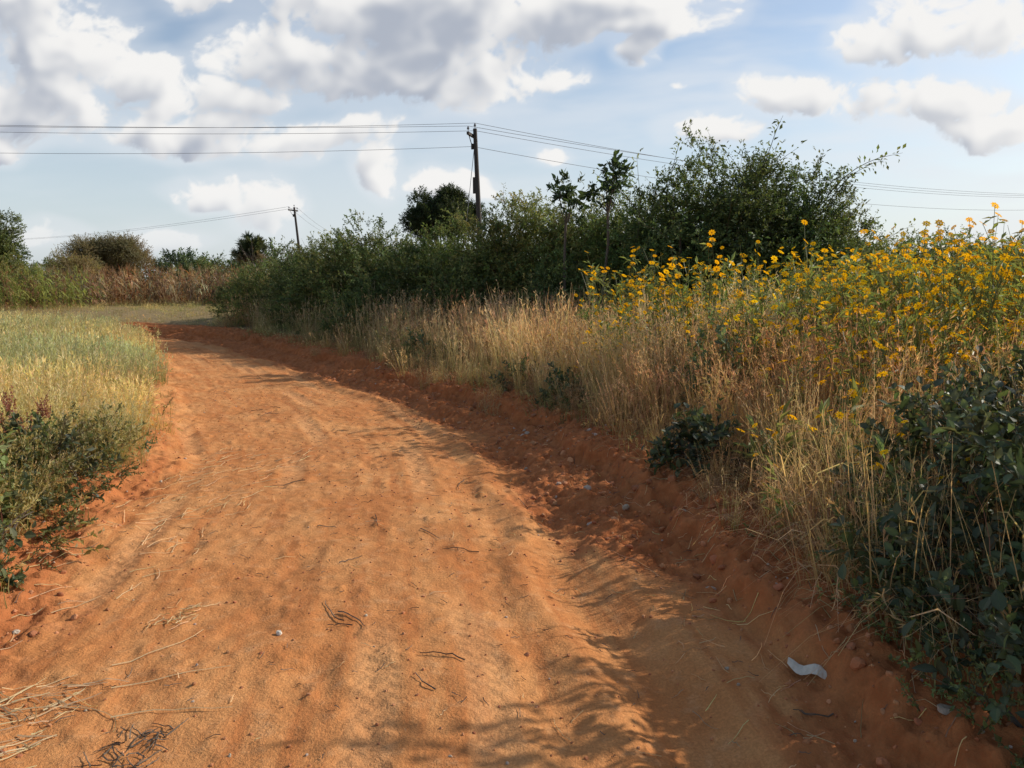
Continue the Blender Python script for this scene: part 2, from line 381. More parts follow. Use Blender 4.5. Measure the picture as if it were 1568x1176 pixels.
def flower(mb,p,n,r,mi=1):
    n=n.normalized(); a=n.cross(rv()).normalized(); b=n.cross(a); K=8; y=jit((.92,.50,.012),.12)
    for k in range(K):
        t=2*math.pi*k/K+R.uniform(-.1,.1); d=a*math.cos(t)+b*math.sin(t); s=n.cross(d)
        q=[mb.vert(p+d*r*.12,y),mb.vert(p+d*r*.6+s*r*.27+n*r*.1,y),mb.vert(p+d*r,y),mb.vert(p+d*r*.6-s*r*.27+n*r*.1,y)]
        mb.f.append(tuple(q)); mb.m.append(mi)
    c=(.45,.22,.02); ring=[mb.vert(p+(a*math.cos(t*1.047)+b*math.sin(t*1.047))*r*.2+n*r*.06,c) for t in range(6)]
    top=mb.vert(p+n*r*.2,c)
    for k in range(6): mb.f.append((ring[k],ring[(k+1)%6],top)); mb.m.append(mi)
def flower_plant(h,nst,nfl,leafy=14,fr=(.028,.042)):
    mb=MB([M_LEAF,M_FLOW])
    for s in range(nst):
        a=R.uniform(0,6.28); ln=R.uniform(.05,.35); out=Vector((math.cos(a),math.sin(a),0)); hh=h*R.uniform(.5,1.05)
        pts=[out*(.05+hh*ln*(k/6)**1.5)+Vector((0,0,hh*k/6))+rv(.02) for k in range(7)]
        mb.tube(pts,[.006*(1-k/8) for k in range(7)],(.15,.16,.06),3)
        for i in range(leafy):
            q=R.uniform(1.,5.99); k=int(q); p=pts[k].lerp(pts[k+1],q-k)
            dd=(rv()+Vector((0,0,.4))).normalized(); l=R.uniform(.05,.12)
            for jj in range(3):
                mb.leaf(p+dd*.03*jj,(dd+rv(.6)).normalized(),Vector((0,0,1))+rv(.4),l,l*.28,jit((.22,.26,.09),.25))
        for i in range(nfl):
            k=R.randint(2,5); p=pts[k]; dd=(rv(.7)+out*.3+Vector((0,0,1.2))).normalized(); L=R.uniform(.12,.45); e=p+dd*L
            mb.tube([p,p+dd*L*.5+rv(.015),e],.0022,(.17,.19,.07),3)
            if R.random()<.85: flower(mb,e,Vector((R.uniform(-.8,.8),R.uniform(-1,.3),.8)),R.uniform(*fr))
            else: mb.leaf(e,dd,rv(),.02,.012,(.25,.2,.05))
        flower(mb,pts[6],Vector((R.uniform(-.5,.5),R.uniform(-1,.2),.8)),R.uniform(*fr))
    return mb
flw=[flower_plant(1.6,6,5) for _ in range(6)]
flw_s=[flower_plant(.5,2,1,6,(.02,.03)) for _ in range(3)]
def maize(h,c,drool=1.):
    mb=MB([M_GRASS]); a=rv(.1); pts=[Vector((a.x*k,a.y*k,h*k/6)) for k in range(7)]
    mb.tube(pts,[.014*(1-k/9) for k in range(7)],jit(c),3)
    for i in range(13):
        k=R.uniform(.6,6); z=h*k/6; t=R.uniform(0,6.28); out=Vector((math.cos(t),math.sin(t),0)); L=R.uniform(.4,.8)
        p=[Vector((0,0,z))+out*L*q*.75+Vector((0,0,L*(.55*q-1.05*q*q*drool))) for q in (0,.33,.66,1)]
        mb.ribbon(p,[.03,.07,.06,.004],out.cross(Vector((0,0,1))),jit(c,.3),jit(c,.3))
    for i in range(8): mb.ribbon([pts[-1],pts[-1]+(Vector((0,0,1))+rv(.7))*.25],[.016,.008],rv().normalized(),jit(c))
    return mb
mz=[maize(1.9,(.26,.15,.09)) for _ in range(3)]+[maize(1.8,(.37,.27,.16)) for _ in range(2)]
mzg=[maize(1.9,(.23,.26,.08),.8) for _ in range(3)]
def amaranth(h):
    mb=MB([M_LEAF])
    for s in range(7):
        a=R.uniform(0,6.28); out=Vector((math.cos(a),math.sin(a),0)); hh=h*R.uniform(.65,1.)
        pts=[out*(.05+.25*hh*(k/5)**1.3)+Vector((0,0,hh*k/5)) for k in range(6)]
        mb.tube(pts,[.007*(1-k/7) for k in range(6)],(.2,.09,.06),4)
        for i in range(26):
            q=R.uniform(.6,4.6); k=int(q); p=pts[k].lerp(pts[k+1],q-k); dd=(rv()+Vector((0,0,.2))).normalized(); l=R.uniform(.06,.10)
            mb.leaf(p+dd*.03,dd,Vector((0,0,1))+rv(.4),l,l*.5,jit((.18,.23,.08),.3),rich=True)
        for sp in range(4):
            b=pts[5]+rv(.03) if sp else pts[5]; d=(Vector((0,0,1))+rv(.35)).normalized(); L=R.uniform(.1,.22)
            for i in range(40):
                p=b+d*L*R.random(); mb.leaf(p,(rv()+d*.8).normalized(),rv(),.018,.010,jit((.33,.13,.09),.3))
    return mb

# ------------------------------------------------------------------ placement helpers
def sample(n,x0,x1,y0,y1): return G.uniform(x0,x1,n),G.uniform(y0,y1,n)
def place(name,protos,x,y,s0,s1,tilt=.12,sink=.03,**kw):
    z=Hxy(x,y)-sink; n=len(x)
    return scatter(name,protos,np.stack([x,y,z],1),upright(n,tilt),G.uniform(s0,s1,n),**kw)
HLX=[-12,-9.5,-4.5,-1.5,1,3,7,7.6,30]; HLY=[28,27,20.3,17.3,15.6,13.3,13.3,25,25]
hedgeY=lambda x: np.interp(x,HLX,HLY)

x,y=sample(26000,-9,22,2.2,26); sd,t,hwp=road_coords(x,y); er=sd-hwp; D=np.hypot(x,y)
nzz=fbm(x*1.3,y*1.3,2,31)
keep=(er>-.15+.5*nzz)&(sd>0)&(y<hedgeY(x)+.5)&(G.random(len(x))<np.minimum(1,(9/D)**1.2)*(.55+.45*ss(0,1,er)))&(x<y*1.1+1.5)
keep&=~((x>1.6)&(y<3.4)&(G.random(len(x))<.5))
keep&=(G.random(len(x))<np.where((x<-3),.45,1.))
x=x[keep];y=y[keep];er=er[keep];D=D[keep]
br=fbm(x*.6,y*.6,3,44)
fl=(G.random(len(x))<np.where((y<7)&(x>1.3),.6,.12))|((er<.5)&(G.random(len(x))<.5))
base=np.where(G.random(len(x))<.5+br*1.6,G.integers(0,2,len(x)),G.integers(2,4,len(x))); base=np.where(G.random(len(x))<.16+br*.9,4,base)
idx=np.where(fl,10+G.integers(0,3,len(x)),np.where(D>9.5,base+5,base))
sc=G.uniform(.7,1.1,len(x))*(.55+.45*ss(-.1,.9,er))*np.where(y<5,.85,1.)*np.where(x>4,.86,1.)*(1+.25*fbm(x*.9,y*.9,2,46))
z=Hxy(x,y)-.03
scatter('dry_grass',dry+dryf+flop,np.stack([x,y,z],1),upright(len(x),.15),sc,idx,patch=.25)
x,y=sample(34000,-42,-2.5,2.5,28); sd,t,hwp=road_coords(x,y); el=-sd-hwp; D=np.hypot(x,y)
keep=(sd<0)&(el>.08+.25*fbm(x*1.3,y*1.3,2,33))&(G.random(len(x))<np.minimum(1,(9/D)**1.2))&(-x<y*.95+2)
x=x[keep];y=y[keep];el=el[keep];D=D[keep]
scatter('green_grass',fine+finef,np.stack([x,y,Hxy(x,y)-.03],1),upright(len(x),.12),G.uniform(.72,1.02,len(x))*np.where(el<.6,.75,1)*(1+.2*fbm(x*.4,y*.4,2,3)),np.where(D>9.5,4+G.integers(0,3,len(x)),G.integers(0,4,len(x))),patch=.28)
x,y=sample(22000,-34,8,2,55); sd,t,hwp=road_coords(x,y); e=np.abs(sd)-hwp
keep=((e>-.1)&(e<.75)&(y<22)&(G.random(len(x))<.9))|((y>24)&(e>.4)&(G.random(len(x))<.4)&(x<-6))
x=x[keep];y=y[keep]
place('verge_grass',short,x,y,.5,1.3,.15)

def mound_points(ms,per,lo=.5,hi=1.06):
    P=[];Dn=[]
    for q in ms:
        cx,cy,cz,rx,ry,rz=q[:6]; f=q[6] if len(q)>6 else 1.
        n=int(per*f*(rx*ry+rx*rz+ry*rz)/3)
        v=G.normal(size=(n,3)); v/=np.linalg.norm(v,axis=1)[:,None]
        lump=1+.6*fbm(v[:,0]*2.2+cx*3,v[:,2]*2.4+v[:,1]*1.7+cy*3,3,50)
        r=(lo+(hi-lo)*G.random(n)**.6)*lump
        p=np.stack([cx+v[:,0]*rx*r,cy+v[:,1]*ry*r,cz+v[:,2]*rz*r],1)
        k=p[:,2]>Hxy(p[:,0],p[:,1])+.02
        P.append(p[k]); Dn.append((v+np.array([0,0,.35])+G.normal(0,.35,v.shape))[k])
    return np.concatenate(P),np.concatenate(Dn)
def mk(x,y,h,w=1.25,f=1.): return (x,y,h*.42,w,w*.95,h*.52,f)
def shrub_mass(name,ms,protos,per,s0,s1,nshoot=0,shp=None,ssc=(.5,1.1)):
    mb=MB()
    for q in ms:
        cx,cy,cz,rx,ry,rz=q[:6]
        for i in range(5):
            a=R.uniform(0,6.28); b=Vector((cx+R.uniform(-.25,.25)*rx,cy+R.uniform(-.25,.25)*ry,float(Hxy([cx],[cy])[0])-.05)); e=Vector((cx+math.cos(a)*rx*.65,cy+math.sin(a)*ry*.65,cz+rz*R.uniform(.2,.8)))
            m=b.lerp(e,.5)+Vector((0,0,.15*rz)); r=.02*max(rz,.5)
            mb.tube([b,b.lerp(m,.5)+rv(.03),m,m.lerp(e,.5)+rv(.03),e],[r*1.5,r*1.2,r,r*.7,r*.3],(.1,.08,.05),5)
    par=mb.obj(name,[M_BARK])
    P,Dn=mound_points(ms,per)
    scatter(name+'_foliage',protos,P,dir2eul(Dn),G.uniform(s0,s1,len(P)),parent=par)
    if nshoot:
        P,Dn=mound_points(ms,nshoot,.85,1.0); k=Dn[:,2]>.25; P=P[k];Dn=Dn[k]; Dn[:,2]+=.8
        scatter(name+'_shoots',shp or shoots,P,dir2eul(Dn),G.uniform(*ssc,len(P)),parent=par)
    return par
row=[(-8.9,26.4,1.9,.95),(-7.6,25.3,2.2),(-6.4,24,2.4),(-5.4,22.3,2.55),(-4.5,21,2.75),(-3.6,20,3.0),(-2.6,19.2,2.5),(-1.6,18.5,2.85),(-.67,18,3.05),(.24,17.5,3.45),(1.1,17,3.25),(1.9,16.5,3.0),(2.5,16.2,3.35)]
ms=[mk(*q) for q in row]+[mk(q[0]+.3,q[1]+2.3,q[2]*.85,1.6,.4) for q in row[2:]]+[(-3.4,18.2,.5,.8,.8,.8),(-1.2,16.6,.7,.8,.8,.9),(.9,15.4,.7,.9,.8,1.0)]
shrub_mass('hedge_shrubs',ms,hed+hedY[:1],560,.7,1.15,5,ssc=(.4,.75))
big=[(3.0,15,3.0),(3.2,14.6,3.55),(3.9,14.6,4.0),(4.6,14.7,3.95),(5.3,14.7,3.6),(5.8,14.8,3.1),(6.2,15,2.4)]
shrub_mass('large_wild_shrub',[mk(a,b,c,1.12) for a,b,c in big]+[mk(4.3,16.5,3.5,1.7,.4)],[hed[1],hed[3],hed[5],hed[0]],640,.65,1.05,36,ssc=(.6,1.7))
far=[(X_,26+R.uniform(-1,2),R.uniform(2.7,3.4)) for X_ in np.arange(8.5,34,1.5)]
shrub_mass('field_edge_shrubs',[mk(a,b,c,1.5) for a,b,c in far],hed+hedY,230,1.,1.6,6)
lf=[(-26.8,38,3.4),(-29,37,4.3),(-24.6,38,2.5),(-32,36,3.8)]
shrub_mass('roadside_shrubs',[mk(a,b,c,2.0) for a,b,c in lf],hed+hedY,200,1.3,1.9,2)
dist=[(X_,G.uniform(75,120),G.uniform(3.2,5.0)) for X_ in np.arange(-95,110,4.5)]
shrub_mass('distant_trees',[(a,b,c*.4,3.6,3,c*.6) for a,b,c in dist],hed+mango[:2],26,3.2,4.8)
x,y=sample(1300,-34,-10.5,37,44); place('dry_maize_stalks',mz,x,y,.55,.95,.1,patch=.6)
x,y=sample(420,-34,-18,30.5,36); place('green_weeds',mzg+mz[:1],x,y,.55,.85,.1)

# ------------------------------------------------------------------ trees
def tree(name,x,y,top,rx,rz,ncl,clr,nsp,protos,s0,s1,r0=.14,fork=.35,lean=0.):
    g=float(Hxy([x],[y])[0]); cz=top-rz; mb=MB(); base=Vector((x,y,g-.1)); tp=Vector((x+lean,y,g+(cz-g)*fork+.3))
    mb.tube([base,base.lerp(tp,.4)+rv(.04),base.lerp(tp,.75)+rv(.05),tp],[r0*1.35,r0,r0*.9,r0*.8],(.1,.08,.05),8)
    P=[];Dn=[]
    for i in range(ncl):
        v=rv().normalized()*R.uniform(.35,1.); v.z=abs(v.z)*1.0 if R.random()<.75 else v.z*.7
        c=Vector((x+lean+v.x*rx,y+v.y*rx,cz+v.z*rz)); m=tp.lerp(c,.5)+Vector((v.x*.2*rx,v.y*.2*rx,-.05*rz))
        q=r0*R.uniform(.3,.5); mb.tube([tp,tp.lerp(m,.5)+rv(.05),m,m.lerp(c,.55)+rv(.08),c],[q*1.2,q,q*.7,q*.45,q*.15],(.1,.08,.05),5)
        n=int(nsp*R.uniform(.6,1.3)); d=G.normal(size=(n,3)); d/=np.linalg.norm(d,axis=1)[:,None]
        rr=clr*R.uniform(.7,1.25)*G.random(n)**.45
        P.append(np.array(c)+d*rr[:,None]*np.array([1,1,.75])); Dn.append(d+np.array([0,0,.3])+G.normal(0,.3,d.shape))
    par=mb.obj(name,[M_BARK]); P=np.concatenate(P); Dn=np.concatenate(Dn)
    scatter(name+'_crown',protos,P,dir2eul(Dn),G.uniform(s0,s1,len(P)),parent=par); return par
tree('mango_tree',-3.3,40,6.0,2.0,1.6,28,.62,64,mango,.9,1.3,.2)
tree('acacia_tree',-29.8,58,4.8,2.6,1.5,30,.7,74,acac,1.1,1.7,.16)
tree('acacia_tree',-24.5,44,2.9,1.6,.8,14,.5,40,acac+hedY,1.0,1.5,.1)
tree('leafy_tree',-26.6,40,5.0,1.8,1.9,22,.75,64,[hed[1],hed[3]],1.2,1.6,.16)
tree('broadleaf_sapling',1.05,15.4,3.6,.28,.3,6,.14,5,bigleaf,.5,.85,.03,.7)
tree('broadleaf_sapling',1.7,15.0,4.0,.42,.45,9,.12,4,bigleaf,.5,.9,.03,.7,.12)
def fan_palm(x,y,h):
    mb=MB(); g=float(Hxy([x],[y])[0]); mb.tube([Vector((x,y,g-.1)),Vector((x+.03,y,g+h*.4)),Vector((x,y,g+h-.8))],[.2,.17,.16],(.1,.08,.06),8,mi=1)
    top=Vector((x,y,g+h-1.1))
    for i in range(120):
        d=(rv()+Vector((0,0,.05))).normalized(); L=R.uniform(.15,.75); e=top+d*L; mb.tube([top,top+d*L*.5,e],.012,(.1,.11,.04),3)
        side=d.cross(rv()).normalized(); c=jit((.075,.095,.045),.35) if d.z>-.3 else jit((.16,.13,.08))
        for k in range(13):
            a=(k-6)*.2; dd=(d*math.cos(a)+side*math.sin(a)).normalized(); mb.leaf(e,dd,rv(),R.uniform(.38,.52),.06,c,droop=.1)
    mb.obj('fan_palm_tree',[M_LEAF,M_BARK])
fan_palm(-15.0,45,4.0)
mb=MB()
for bx,by in ((-12.6,42),(-13.6,42.5),(-11.2,42)):
    for i in range(7):
        p=Vector((bx,by,.2)); d=(Vector((0,0,1))+rv(.35)).normalized(); pts=[p]
        for k in range(6): d=(d+rv(.16)).normalized(); pts.append(pts[-1]+d*.6)
        mb.tube(pts,[.03,.025,.02,.016,.012,.008,.004],(.2,.16,.12),4)
        for k in range(2,6):
            dd=(d+rv(.8)).normalized(); mb.tube([pts[k],pts[k]+dd*.4,pts[k]+dd*.75+rv(.08)],[.01,.007,.003],(.2,.16,.12),3)
mb.obj('bare_sapling',[M_BARK])

# ------------------------------------------------------------------ flowers and foreground plants
x,y=sample(4000,-1.5,17,5.6,15); D=np.hypot(x,y); sd,t,hwp=road_coords(x,y); er=sd-hwp
w=ss(-.05,.36,x/y)*(.35+.9*ss(-.2,.2,fbm(x*.6,y*.6,3,61)))*np.where(D<12,1,.7)
keep=(er>1.0)&(y<hedgeY(x)-.6)&(x<y*.95)&(G.random(len(x))<w*.44)
x=x[keep];y=y[keep]; s=G.uniform(.6,1.08,len(x))+.08*ss(6,9,np.hypot(x,y))
scatter('yellow_wildflowers',flw,np.stack([x,y,Hxy(x,y)-.03],1),upright(len(x),.1),s,patch=.12,var=.1)
fx,fy=sample(18,1.5,2.3,3.7,5.6); fx=np.concatenate([fx,[.9,.3,-.2,1.5,.6]]); fy=np.concatenate([fy,[9.3,11,12.5,8.3,10.2]])
place('yellow_wildflower_seedlings',flw_s,fx,fy,.9,1.5,.1,patch=.1,var=.1)
x,y=sample(2600,-7,12,3.5,20); sd,t,hwp=road_coords(x,y); er=sd-hwp
k=(er>.1)&(y<hedgeY(x)-.1)&(G.random(len(x))<.25+1.2*fbm(x*.7,y*.7,3,90))&(x<y*.8)
x=x[k];y=y[k]
z=Hxy(x,y); zz=z+G.random(len(x))**1.3*.75*ss(0,1,er[k])
scatter('grass_undergrowth',smallbr+hedY,np.stack([x,y,zz],1),upright(len(x),.5),G.uniform(.6,1.3,len(x)))
shrub_mass('broadleaf_shrub',[(2.5,3.75,.45,.58,.55,.64),(3.1,4.6,.5,.6,.6,.6),(1.95,3.05,.25,.42,.48,.40),(2.5,2.7,.5,.6,.6,.62),(1.9,2.3,.2,.38,.4,.36)],broad,1000,.5,1.0,0)
x,y=sample(95,1.5,3.2,2.7,5.0); place('dead_grass_tangle',flop,x,y,.6,1.05,.15,patch=.3)
shrub_mass('offscreen_shadow_shrub',[(3.75,3.6,1.15,.8,.9,1.25),(3.3,2.0,1.1,.7,.8,1.15)],hed,230,.7,1.1,14)  # unseen shrubs added out of frame to cast shadow on the near road
shrub_mass('small_leaf_weed',[(1.68,3.0,.12,.30,.45,.28),(1.8,3.6,.2,.3,.45,.36),(1.7,2.3,.1,.3,.4,.24),(1.78,1.9,.1,.3,.4,.24)],smallbr,1200,.5,.9,0)
shrub_mass('broadleaf_weed',[(1.4,5.65,.22,.24,.28,.34)],broad,1300,.7,1.,0)
shrub_mass('broadleaf_weed',[(.6,8.7,.22,.22,.25,.28),(1.9,7.2,.5,.2,.2,.6),(.15,10.0,.2,.3,.25,.28),(-1.5,13.1,.25,.4,.3,.4)],smallbr+broad[:1],1000,.7,1.,0)
am=[amaranth(.85) for _ in range(3)]
place('red_amaranth_weed',am,np.array([-3.25,-3.6,-3.75,-3.35,-3.95,-3.1,-3.5]),np.array([4.95,5.2,4.7,5.5,5.4,4.55,4.9]),.8,1.05,.06)
shrub_mass('leafy_verge_weed',[(-3.35,5.15,.2,.35,.5,.36),(-3.4,5.9,.15,.3,.4,.32),(-3.0,4.3,.1,.3,.4,.28),(-3.7,4.9,.25,.5,.6,.4),(-3.6,6.7,.15,.25,.4,.28),(-2.85,3.85,.05,.2,.25,.16)],smallbr+smallbr+broad[:1]+hedY[:1],1000,.5,.9,0)
x,y=sample(1000,-4.5,2.6,2,12); sd,t,hwp=road_coords(x,y); e=np.abs(sd)-hwp; k=(e>-.16)&(e<.5)
scatter('ground_herbs',smallbr,np.stack([x[k],y[k],Hxy(x[k],y[k])-.02],1),upright(k.sum(),.5),G.uniform(.2,.7,k.sum()))

# ------------------------------------------------------------------ utility poles and lines
def pole(x,y,h,lx,ly,arm_dir,stay=None):
    mb=MB(); g=float(Hxy([x],[y])[0]); b=Vector((x,y,g-.3)); t=Vector((x+lx,y+ly,g+h)); c=(.05,.04,.03)
    mb.tube([b.lerp(t,k/5) for k in range(6)],[.15-.012*k for k in range(6)],c,10,cap=True)
    a=Vector((arm_dir[0],arm_dir[1],0)).normalized(); n=Vector((-a.y,a.x,0)); z=Vector((0,0,1)); pins=[]
    ac=t-z*.28+n*.14; mb.box(ac,(.62,.05,.06),c,0,(a,n,z))
    for s in (-1,1):
        e=ac+a*s*.45-z*.06; q=t-z*.85+n*.1; mb.tube([q,e],.02,c,4)
    for s in (-.55,.55):
        p=ac+a*s+z*.06; mb.tube([p,p+z*.1,p+z*.1,p+z*.16,p+z*.2,p+z*.24],[.012,.012,.05,.055,.03,.02],(.3,.3,.3),8,mi=1,cap=True); pins.append(p+z*.24)
    mb.tube([t,t+z*.1,t+z*.1,t+z*.16,t+z*.2,t+z*.24],[.012,.012,.05,.055,.03,.02],(.3,.3,.3),8,mi=1,cap=True); pins.append(t+z*.24)
    p=t-z*.75+n*.12; mb.box(p,(.04,.05,.12),c,0,(a,n,z)); pins.append(p)
    if stay: mb.tube([t-z*.5,Vector((stay[0],stay[1],g))],.012,(.1,.1,.1),4,mi=1); mb.box(t.lerp(b,.3)+n*.14,(.05,.06,.35),c,0,(a,n,z))
    mb.obj('utility_pole',[M_POLE,M_WIRE]); return pins
pA=pole(-1.3,35,7.75,-.32,0,(.25,1),(-2.4,34.2)); pL=pole(-58,31.5,9.0,0,0,(0,1)); pR=pole(60,75,9.4,0,0,(-.5,.8))
pB=pole(-19.7,74,8.0,-.7,0,(.5,1)); pC=pole(-110,150,9,0,0,(.7,.7)); pD=pole(-27,126,8,0,0,(1,.1))
def wires(name,pairs):
    mb=MB()
    for a,b,s,r in pairs:
        mb.tube([a.lerp(b,k/40)-Vector((0,0,s*4*(k/40)*(1-k/40))) for k in range(41)],r,(.1,.1,.1),5)
    mb.obj(name,[M_WIRE])
wires('power_lines',[(pA[i],pL[i],.7+.1*i,.008) for i in range(4)]+[(pA[i],pR[i],1.2+.15*i,.010) for i in range(4)]+[(pB[i],pC[i],1.2,.011) for i in (0,1)]+[(pB[i],pD[i],.6,.011) for i in (0,1)])

# ------------------------------------------------------------------ litter on the road
def straw(mb,x,y,L,a,c,w=.004,n=4):
    pts=[]; px,py=x,y
    for k in range(n+1): pts.append((px,py)); a+=R.uniform(-.25,.25); px+=math.cos(a)*L/n; py+=math.sin(a)*L/n
    zz=Hxy([p[0] for p in pts],[p[1] for p in pts]); v=[Vector((p[0],p[1],float(q)+.005+R.uniform(0,.008))) for p,q in zip(pts,zz)]
    mb.tube(v,[w*.5*(1-.5*k/n) for k in range(n+1)],c,3)
def on_road(n,x0,x1,y0,y1): return [(R.uniform(x0,x1),R.uniform(y0,y1)) for _ in range(n)]
SC=(.66,.52,.31); mb=MB()
for x_,y_ in on_road(200,-3.0,1.6,2.0,9): straw(mb,x_,y_,R.uniform(.02,.13),R.uniform(0,6.28),jit(SC),.004)
for x_,y_ in on_road(300,-2.6,-1.6,2.1,2.95): straw(mb,x_-.1,y_,R.uniform(.04,.22),R.uniform(-.8,1.4),jit(SC),R.uniform(.004,.009))
for x_,y_ in on_road(150,-2.9,-1.9,3.0,7.5): straw(mb,x_,y_,R.uniform(.05,.28),R.uniform(.3,2),jit(SC),.005)
for x_,y_ in on_road(190,.7,1.6,2.2,7.5): straw(mb,x_,y_,R.uniform(.04,.2),R.uniform(0,6.3),jit(SC,.4),.004)
for x_,y_ in [(-1.9,2.75),(-1.6,2.9),(-1.7,3.1),(-1.5,2.7)]: straw(mb,x_,y_,.45,R.uniform(.2,1.2),SC,.006,6)
for x_,y_ in on_road(26,-1.75,-1.55,3.5,3.8): straw(mb,x_,y_,R.uniform(.04,.12),R.uniform(0,6.28),jit(SC),.006)
mb.obj('straw_litter',[M_GRASS])
mb=MB(); TC=(.10,.06,.04)
for x_,y_ in [(-.85,3.6),(-.75,3.45),(-.8,3.5),(-1.0,4.3),(-.95,5.2),(-.3,2.85),(-.2,3.1),(-3.1,9.6),(-3.2,9.8),(-3.0,9.9),(-3.05,9.7),(-.2,4.5),(1.2,2.7),(.4,8.0),(-.6,4.9),(-1.3,5.0),(-.4,6.3),(.1,5.6),(-1.7,6.2)]:
    straw(mb,x_,y_,R.uniform(.12,.34),R.uniform(0,6.28),jit(TC),.008,7)
for x_,y_ in on_road(46,-1.42,-1.22,2.3,2.62): straw(mb,x_,y_,R.uniform(.04,.11),R.uniform(0,6.28),jit(TC),.006)
for x_,y_ in on_road(360,-2.6,1.7,2.1,9): straw(mb,x_,y_,R.uniform(.015,.07),R.uniform(0,6.28),jit(TC),.0045)
mb.obj('twigs',[M_BARK])
from mathutils import noise as mn
def stone_mesh(r,flat=.6):
    import bmesh
    bm=bmesh.new(); bmesh.ops.create_icosphere(bm,subdivisions=2,radius=r)
    o=rv(50)
    for v in bm.verts: v.co*= 1+.45*mn.noise(v.co/r*1.1+o); v.co.z*=flat
    me=bpy.data.meshes.new('stone'); bm.to_mesh(me); bm.free(); return me
def plainattr(name,rough=.9):
    m,nt,nd,lk=newmat(name); at=N(nd,'ShaderNodeAttribute',attribute_name='Col'); p=N(nd,'ShaderNodeBsdfPrincipled'); p.inputs['Roughness'].default_value=rough
    g=N(nd,'ShaderNodeNewGeometry'); f=noise(nd,lk,g.outputs['Position'],120,3,.6); c=mixc(nd,lk,ramp(nd,lk,f,.3,.7,0,.35),at.outputs['Color'],(.25,.12,.06))
    lk.new(c,p.inputs['Base Color']); o=N(nd,'ShaderNodeOutputMaterial'); lk.new(p.outputs[0],o.inputs[0]); return m
M_CLOD=plainattr('clod_earth'); M_W=wood_material('pale_litter',(.50,.42,.32),(.72,.66,.55),40); M_GS=wood_material('grey_stone',(.35,.26,.18),(.50,.40,.30),30)
st=[]
for i in range(4):
    me=stone_mesh(1.,.7); q=MB([M_CLOD]); c=[(.42,.15,.055),(.50,.22,.09),(.36,.12,.045),(.42,.33,.25)][i]
    for v in me.vertices: q.vert(v.co,c)
    for f in me.polygons: q.f.append(tuple(f.vertices)); q.m.append(0)
    st.append(q)
x,y=sample(18000,-4.5,2.4,2,14); sd,t,hwp=road_coords(x,y); rm=red_mask(sd,hwp,x,y); e=np.abs(sd)-hwp
k=(e<.35)&(G.random(len(x))<.18+.7*rm); x=x[k];y=y[k]
s=.003+.005*G.random(len(x))+.028*G.random(len(x))**7*(.15+.85*rm[k])
idx=np.where(G.random(len(x))<.06,3,G.integers(0,3,len(x)))
scatter('clods_and_pebbles',st,np.stack([x,y,Hxy(x,y)+s*.1],1),upright(len(x),.6),s,idx,patch=.1)
def single_stone(name,x_,y_,r,mat,sc=(1,1,1),rz=0.):
    me=stone_mesh(r,1.); me.materials.append(mat); o=bpy.data.objects.new(name,me); COL.objects.link(o)
    o.location=(x_,y_,float(Hxy([x_],[y_])[0])+r*sc[2]*.4); o.scale=sc; o.rotation_euler=(.1,.15,rz)
single_stone('stone',1.5,2.5,.025,M_GS,(1.3,1,.6)); single_stone('stone',-2.85,3.95,.06,M_GS,(1.3,1,.6)); single_stone('stone',-1.07,3.37,.014,M_W); single_stone('stone',1.05,3.9,.02,M_GS,(1.4,1,.5))
# torn, curled shard of pale plastic
mb=MB(); cxx,cyy=1.22,3.0; n_=9; rows=[]
gz=float(Hxy([cxx],[cyy])[0])+.016
for i in range(n_):
    u_=i/(n_-1)-.5; wd=.066*(1-abs(u_*1.7)**2.2)*(1+R.uniform(-.25,.25))+.008; r_=[]
    for j in range(5):
        v_=j/4-.5; lx=u_*.165; ly=v_*wd; h_=.034*math.cos(v_*2.6)+.012*math.sin(u_*9)+R.uniform(0,.004)
        r_.append(mb.vert((cxx+lx*.82+ly*.57,cyy-lx*.57+ly*.82,gz+h_-.012),(.8,.8,.8)))
    rows.append(r_)
for i in range(n_-1):
    for j in range(4): mb.f.append((rows[i][j],rows[i+1][j],rows[i+1][j+1],rows[i][j+1])); mb.m.append(0)
mb.obj('plastic_litter',[M_W])

# ------------------------------------------------------------------ clouds: a distant glowing shell, cumulus light and shade baked into its colours
SUN_AZ=math.radians(70); SUN_EL=math.radians(31)
BL=[(-.64,.34,.13,.06,1),(-.56,.285,.08,.06,1),(-.60,.215,.08,.045,.9),(-.466,.245,.055,.03,1),(-.285,.268,.09,.04,1.1),(-.10,.33,.19,.07,1.2),(-.15,.255,.17,.055,1.2),(-.36,.35,.06,.02,.5),
 (-.36,.222,.11,.022,.9),(-.38,.18,.10,.03,1),(-.27,.175,.06,.03,1),(-.165,.14,.03,.045,1),(-.185,.185,.05,.03,.9),(-.36,.108,.07,.02,.9),(-.304,.085,.045,.035,.9),
 (-.084,.118,.042,.02,1),(.14,.345,.12,.022,1),(.18,.32,.07,.025,.9),(.167,.285,.022,.026,.8),(.037,.248,.065,.018,.8),(.045,.154,.018,.007,.8),(.244,.184,.055,.024,.9),(.338,.229,.06,.022,.85),
 (.47,.218,.06,.028,.85),(.55,.222,.06,.026,.75),(.44,.285,.04,.022,.45),(.56,.31,.09,.035,.55),(.614,.19,.06,.024,.7),(-.637,.165,.03,.018,.8),(-.60,.06,.05,.016,.7),(-.45,.05,.05,.012,.5),(.21,.24,.02,.006,.7),
 (-.9,.3,.15,.06,1),(.85,.27,.14,.05,1),(1.0,.2,.1,.03,.9),(-.95,.18,.12,.03,.9),(-.1,.47,.3,.06,1),(.5,.5,.3,.06,.9),(-.7,.5,.3,.07,1)]
a=np.arange(-1.15,1.151,.0016); b=np.arange(-.004,.60,.0016); A,B=np.meshgrid(a,b)
